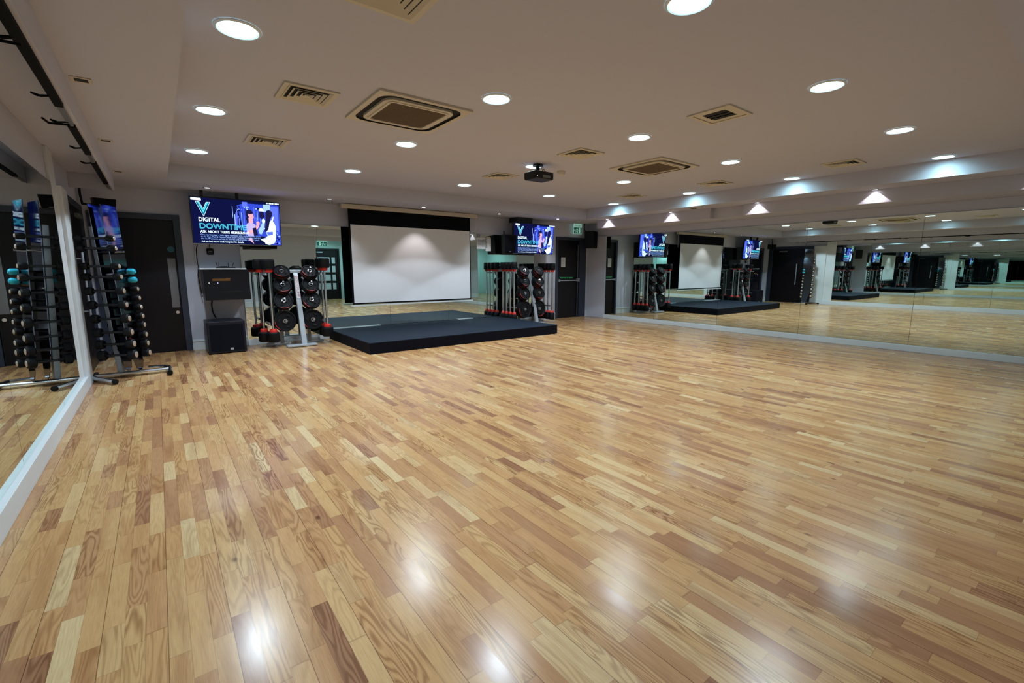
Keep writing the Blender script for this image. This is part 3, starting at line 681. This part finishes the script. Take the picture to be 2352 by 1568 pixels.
# ------------------------------------------------------------------ dumbbell tower
C0 = Vector((-.37, 7.24, 0)); LEAN = Vector((-.05, 0, 0)); n_ = Vector((.92, -.39, 0)).normalized(); d_ = Vector((.39, .92, 0)).normalized()
t = thing('dumbbell_tower', 'tall silver and black dumbbell tower beside the white post', 'dumbbell rack', C0)
M['fin'] = mat('polished_dark_steel_plate', (.16, .17, .22, 1), .06, 1.)
for s_ in (-.02, .10):
    a = MB(); pr = [(-.17, .42), (-.07, .10), (.0, .06), (.07, .10), (.14, .42), (.13, 2.02), (-.17, 2.02)]
    a.prism([n_*(s_-.004)+d_*q[0]+LEAN*q[1]+Vector((0, 0, q[1])) for q in pr], n_*.008)
    a.obj('side_plate', 'fin', t, smooth=False)
MB().box(-.03, .03, -.03, .03, .05, 1.78).xf(Matrix.Translation(-n_*.10) @ Matrix.Shear('XY', 4, (-.05, 0)) @ Matrix.Rotation(-.4, 4, 'Z')).obj('upright_post', 'steel', t, smooth=False, bevel=.004)
MB().cyl(-n_*.15+Vector((0, 0, 1.5)), n_*.08+Vector((0, 0, 1.5)), .012).cyl(-n_*.15+Vector((0, 0, .4)), n_*.08+Vector((0, 0, .4)), .012).obj('cross_brace', 'chrome', t)
MB().tube([(-.34, -.02, .04), (.365, .0, .04)], .028, 14).obj('base_bar', 'chrome', t)
MB().tube([(-.34, .20, .035), (-.34, -.05, .035), (-.325, -.12, .035), (-.14, -.44, .035)], .026, 14).obj('foot', 'chrome', t)
MB().tube([(.16, .30, .035), (.33, .25, .035), (.375, .15, .035), (.375, -.22, .035)], .026, 14).obj('foot', 'chrome', t)
MB().cyl((.375, -.22, .035), (.375, -.27, .035), .029).cyl((-.14, -.44, .035), (-.125, -.465, .035), .029).obj('rubber_end', 'rubber', t)
ordn = ['topmost', 'second from the top', 'third from the top', 'fourth from the top', 'fifth from the top', 'sixth from the top', 'seventh from the top', 'eighth from the top', 'ninth from the top', 'lowest']
zs_f = [1.64, 1.53, 1.33, 1.21, 1.05, .89, .73, .57, .43, .30]
zs_b = [1.27, 1.17, 1.06, .95, .84, .73, .62, .50, .39, .27]
cache = {}
def dumbbell(r, L, cy):
    key = (round(r, 3), cy)
    if key not in cache:
        h_ = MB().cyl((-L/2, 0, 0), (L/2, 0, 0), .014).mesh('handle', 'black')
        hd = [MB().lathe([(0, 0), (r*.8, 0), (r, .012), (r, .062), (r*.8, .074), (0, .074)], p0=(s_*L/2-(.037), 0, 0), axis=(1, 0, 0), seg=20).mesh('head', 'cyan' if cy else 'rubber') for s_ in (-1, 1)]
        ec = [MB().lathe([(0, 0), (r*.60, 0), (r*.60, .004), (r*.5, .007), (0, .007)], p0=(s_*(L/2+.037), 0, 0), axis=(s_, 0, 0), seg=18).mesh('end_cap', 'cyan' if cy else 'silverend') for s_ in (-1, 1)]
        cache[key] = (h_, hd, ec)
    return cache[key]
def place_db(p, r, label, cy=False):
    h_, hd, ec = dumbbell(r, .30, cy)
    t = thing('dumbbell', label, 'dumbbell', p, math.atan2(n_.y, n_.x), 'dumbbells on the tower')
    o = bpy.data.objects.new('handle', h_); COL.objects.link(o); o.parent = t
    for a_, b_ in zip(hd, ec):
        o = bpy.data.objects.new('head', a_); COL.objects.link(o); o.parent = t
        e_ = bpy.data.objects.new('end_cap', b_); COL.objects.link(e_); e_.parent = o
for k, z in enumerate(zs_f): place_db(C0-d_*.205+LEAN*z+Vector((0, 0, z)), .034+.0028*k, 'black dumbbell with bare metal end, near edge of the tower, ' + ordn[k])
for k, z in enumerate(zs_b): place_db(C0+d_*.10+LEAN*z+Vector((0, 0, z)), .034+.0018*k, ('cyan' if k < 2 else 'black')+' dumbbell on the door side of the tower, ' + ordn[k], k < 2)

# ------------------------------------------------------------------ barbell and plate racks
def barbell_parts(r):
    bar = MB().cyl((0, 0, .12), (0, 0, 1.30), .019).mesh('bar', 'chrome'); out = []; k = r/.102
    for z, s_ in ((.085, 1), (1.275, -1)):
        drum = MB().lathe([(0, -.085), (.088*k, -.085), (r, -.066), (r, .062), (.086*k, .08), (0, .08)], p0=(0, 0, z), seg=24).mesh('weight_drum', 'rubber')
        col = MB().lathe([(.064*k, 0), (.062*k, .035), (.044*k, .052), (.02, .054)], p0=(0, 0, z+.08*s_), axis=(0, 0, s_), seg=20).mesh('red_collar', 'red')
        out.append((drum, col))
    return bar, out
BB_ = {'barbells on the left rack': barbell_parts(.094), 'barbells on the right rack': barbell_parts(.070)}
def barbell(x, y, z, label, group):
    BB = BB_[group]
    t = thing('fixed_barbell', label, 'barbell', (x, y, z), 0, group)
    o = bpy.data.objects.new('bar', BB[0]); COL.objects.link(o); o.parent = t
    for dr, cl in BB[1]:
        o = bpy.data.objects.new('weight_drum', dr); COL.objects.link(o); o.parent = t
        c_ = bpy.data.objects.new('red_collar', cl); COL.objects.link(c_); c_.parent = o
pl_cache = {}
def plate(p, r, label, group, tilt=0, thick=.045):
    k = round(r, 3)
    if k not in pl_cache:
        body = MB().lathe([(.026, -.018), (r*.32, -.018), (r*.36, -.010), (r*.80, -.010), (r*.86, -thick/2), (r*.97, -thick/2), (r, -thick*.3), (r, thick*.3), (r*.97, thick/2), (.026, thick/2), (.026, -.018)], axis=(0, 1, 0), seg=32).mesh('disc', 'rubber')
        rm = MB()
        for a0, a1 in ((215, 270),):
            n2 = 10
            for i in range(n2):
                ta, tb = R(a0+(a1-a0)*i/n2), R(a0+(a1-a0)*(i+1)/n2)
                pr = [(r*.915, ta), (r*.955, ta), (r*.955, tb), (r*.915, tb)]
                rm.prism([(q*math.cos(a), -thick/2-.0015, q*math.sin(a)) for q, a in pr], (0, .0012, 0))
        rim = rm.mesh('red_rim_mark', 'red', smooth=False)
        hub = MB().lathe([(.024, -.020), (.034, -.021), (.034, -.012), (.024, -.012)], axis=(0, 1, 0), seg=20).mesh('hub_ring', 'chrome')
        gr_ = MB()
        for a in (90, 210, 330):
            c_, s_ = math.cos(R(a)), math.sin(R(a)); gr_.tube([(r*.5*c_-r*.16*s_, -.024, r*.5*s_+r*.16*c_), (r*.62*c_, -.028, r*.62*s_), (r*.5*c_+r*.16*s_, -.024, r*.5*s_-r*.16*c_)], .006, 8)
        grip = gr_.mesh('grip', 'black')
        pl_cache[k] = (body, rim, hub, grip)
    t = thing('weight_plate', label, 'weight plate', p, 0, group)
    t.rotation_euler = (Matrix.Rotation(-tilt, 3, 'X') @ Matrix.Rotation(random.uniform(-.9, .9), 3, 'Y')).to_euler()
    for me in pl_cache[k]:
        o = bpy.data.objects.new(me.name, me); COL.objects.link(o); o.parent = t
def rack(cx, cy, W, side, sticker, nl, nr, layers, cols_):
    t = thing('barbell_rack', 'silver barbell and weight plate rack '+side, 'weight rack', (cx, cy, 0), 0, 'barbell racks')
    MB().box(-.20, .27, -.20, -.06, .012, .045).obj('front_foot', 'steel', t, smooth=False, bevel=.006)
    MB().box(-W/2-.02, -W/2+.36, .20, .30, .012, .045).obj('side_foot', 'steel', t, smooth=False, bevel=.006)
    MB().box(W/2-.30, W/2+.06, .20, .30, .012, .045).obj('side_foot', 'steel', t, smooth=False, bevel=.006)
    MB().box(-W/2, W/2, .22, .28, .045, .085).obj('base_rail', 'steel', t, smooth=False, bevel=.004)
    for s_ in (-.20, .24): MB().box(s_-.025, s_+.025, .18, .23, .045, 1.24).obj('rear_upright', 'satin', t, smooth=False)
    MB().hexa([(.035, -.16, .045), (.115, -.16, .045), (.115, -.11, .045), (.035, -.11, .045), (.035, .14, 1.235), (.105, .14, 1.235), (.105, .19, 1.235), (.035, .19, 1.235)]).obj('slanting_front_post', 'steel', t, smooth=False, bevel=.004)
    MB().box(-W/2, W/2, .16, .22, 1.235, 1.285).obj('top_rail', 'steel', t, smooth=False, bevel=.004)
    for s_ in (-1, 1):
        for zz, mm in ((1.20, 'steel'), (.40, 'satin')):
            MB().box(s_*W/2-.012, s_*W/2+.012, -.11, .22, zz, zz+.03).obj('barbell_cradle', mm, t, smooth=False)
    pg = []
    for x in cols_:
        for (z, r), tl in zip(tiers if sticker else tiers2, tilts):
            MB().cyl((x, .18, z-.12*math.sin(tl)), (x, .07-.16*math.cos(tl), z+.16*math.sin(tl)), .014).obj('plate_peg', 'chrome', t)
    if sticker:
        s = MB()
        # sticker lies on the upper front of the slanting post
        s.box(-.028, .028, -.001, 0, -.20, .20)
        s.obj('white_sticker', 'paper', t, smooth=False)
        st = [o for o in bpy.data.objects if o.parent == t and o.name.startswith('white_sticker')][0]
        ang = math.atan2(.30, 1.19)
        st.location = (.071, .0835-.012, 1.0); st.rotation_euler = (-ang, 0, 0)
        s2 = MB(); text_bm(s2, 'BODYPUMP', 0, 0, .056, 0, 0, width=.36)
        s2.xf(Matrix.Rotation(R(90), 4, 'Y')); l2 = s2.obj('lettering', 'pink', st, smooth=False); l2.location = (-.019, -.0022, .18)
    return t
tiers = [(1.225, .135), (1.01, .145), (.76, .155), (.43, .178)]; tilts = [R(42), R(32), R(22), R(5)]
tiers2 = [(1.19, .145), (.97, .155), (.70, .168), (.35, .205)]
tn = ['top tier', 'second tier', 'third tier', 'bottom tier']
rack(1.80, 8.44, .85, 'on the left, between the subwoofer and the stage', True, 2, 2, 2, (-.17, .27))
for i, (x, y) in enumerate(((1.325, 8.585), (1.435, 8.43))):
    barbell(x, y, .10, 'upright barbell on the left rack, left side, %s' % ('nearer the wall cabinet' if i == 0 else 'nearer the weight plates'), 'barbells on the left rack')
for i, (x, y) in enumerate(((2.295, 8.40), (2.295, 8.60))):
    barbell(x, y, .13, 'upright barbell on the left rack, stage side, %s' % ('front one' if i == 0 else 'rear one'), 'barbells on the left rack')
for ci, (x, cn) in enumerate(((-.17, 'left column'), (.27, 'right column'))):
    for ti, (z, r) in enumerate(tiers):
        for la in range(2):
            plate(Vector((1.80+x+.0, 8.44+.06-la*.05*math.cos(tilts[ti]), z+la*.05*math.sin(tilts[ti]))), r-la*.004, 'black weight plate with red edge, left rack, %s, %s, %s' % (cn, tn[ti], ('rear disc', 'front disc')[la]), 'weight plates on the left rack', tilts[ti])
rack(7.02, 8.50, 1.04, 'on the right, between the stage and the fire door', False, 4, 4, 3, (-.22, .22))
bn = ['front one', 'second from the front', 'third from the front', 'rear one']
for i in range(4):
    barbell(6.455, 8.42+i*.145, .10, 'upright barbell on the right rack, screen side, ' + bn[i], 'barbells on the right rack')
    barbell(7.585, 8.38+i*.145, .08, 'upright barbell on the right rack, fire door side, ' + bn[i], 'barbells on the right rack')
for x, cn in ((-.22, 'left column'), (.22, 'right column')):
    for ti, (z, r) in enumerate(tiers2):
        for la in range(3):
            plate(Vector((7.02+x, 8.50+.06-la*.05*math.cos(tilts[ti]), z+la*.05*math.sin(tilts[ti]))), r-la*.005, 'black weight plate, right rack, %s, %s, %s' % (cn, tn[ti], ('rear disc', 'middle disc', 'front disc')[la]), 'weight plates on the right rack', tilts[ti])

# ------------------------------------------------------------------ world, camera, view
w = bpy.data.worlds.new('World'); SC.world = w; w.use_nodes = True
w.node_tree.nodes['Background'].inputs[0].default_value = (.02, .02, .022, 1)
cam = bpy.data.cameras.new('Camera'); co = bpy.data.objects.new('Camera', cam); COL.objects.link(co)
co.location = (0, 0, 1.30); co.rotation_euler = (R(90-8.93), 0, R(-37.2))
cam.sensor_width = 36; cam.lens = 1060/2352*36; cam.clip_start = .02
SC.camera = co
SC.view_settings.view_transform = 'Standard'; SC.view_settings.look = 'None'; SC.view_settings.gamma = 1; SC.view_settings.use_curve_mapping = False
SC.view_settings.exposure = 0.25
cy = SC.cycles
cy.max_bounces = 7; cy.glossy_bounces = 6; cy.diffuse_bounces = 3; cy.use_adaptive_sampling = True; cy.adaptive_threshold = .04; cy.use_denoising = True; cy.caustics_reflective = True
cy.sample_clamp_indirect = 6; cy.use_light_tree = True
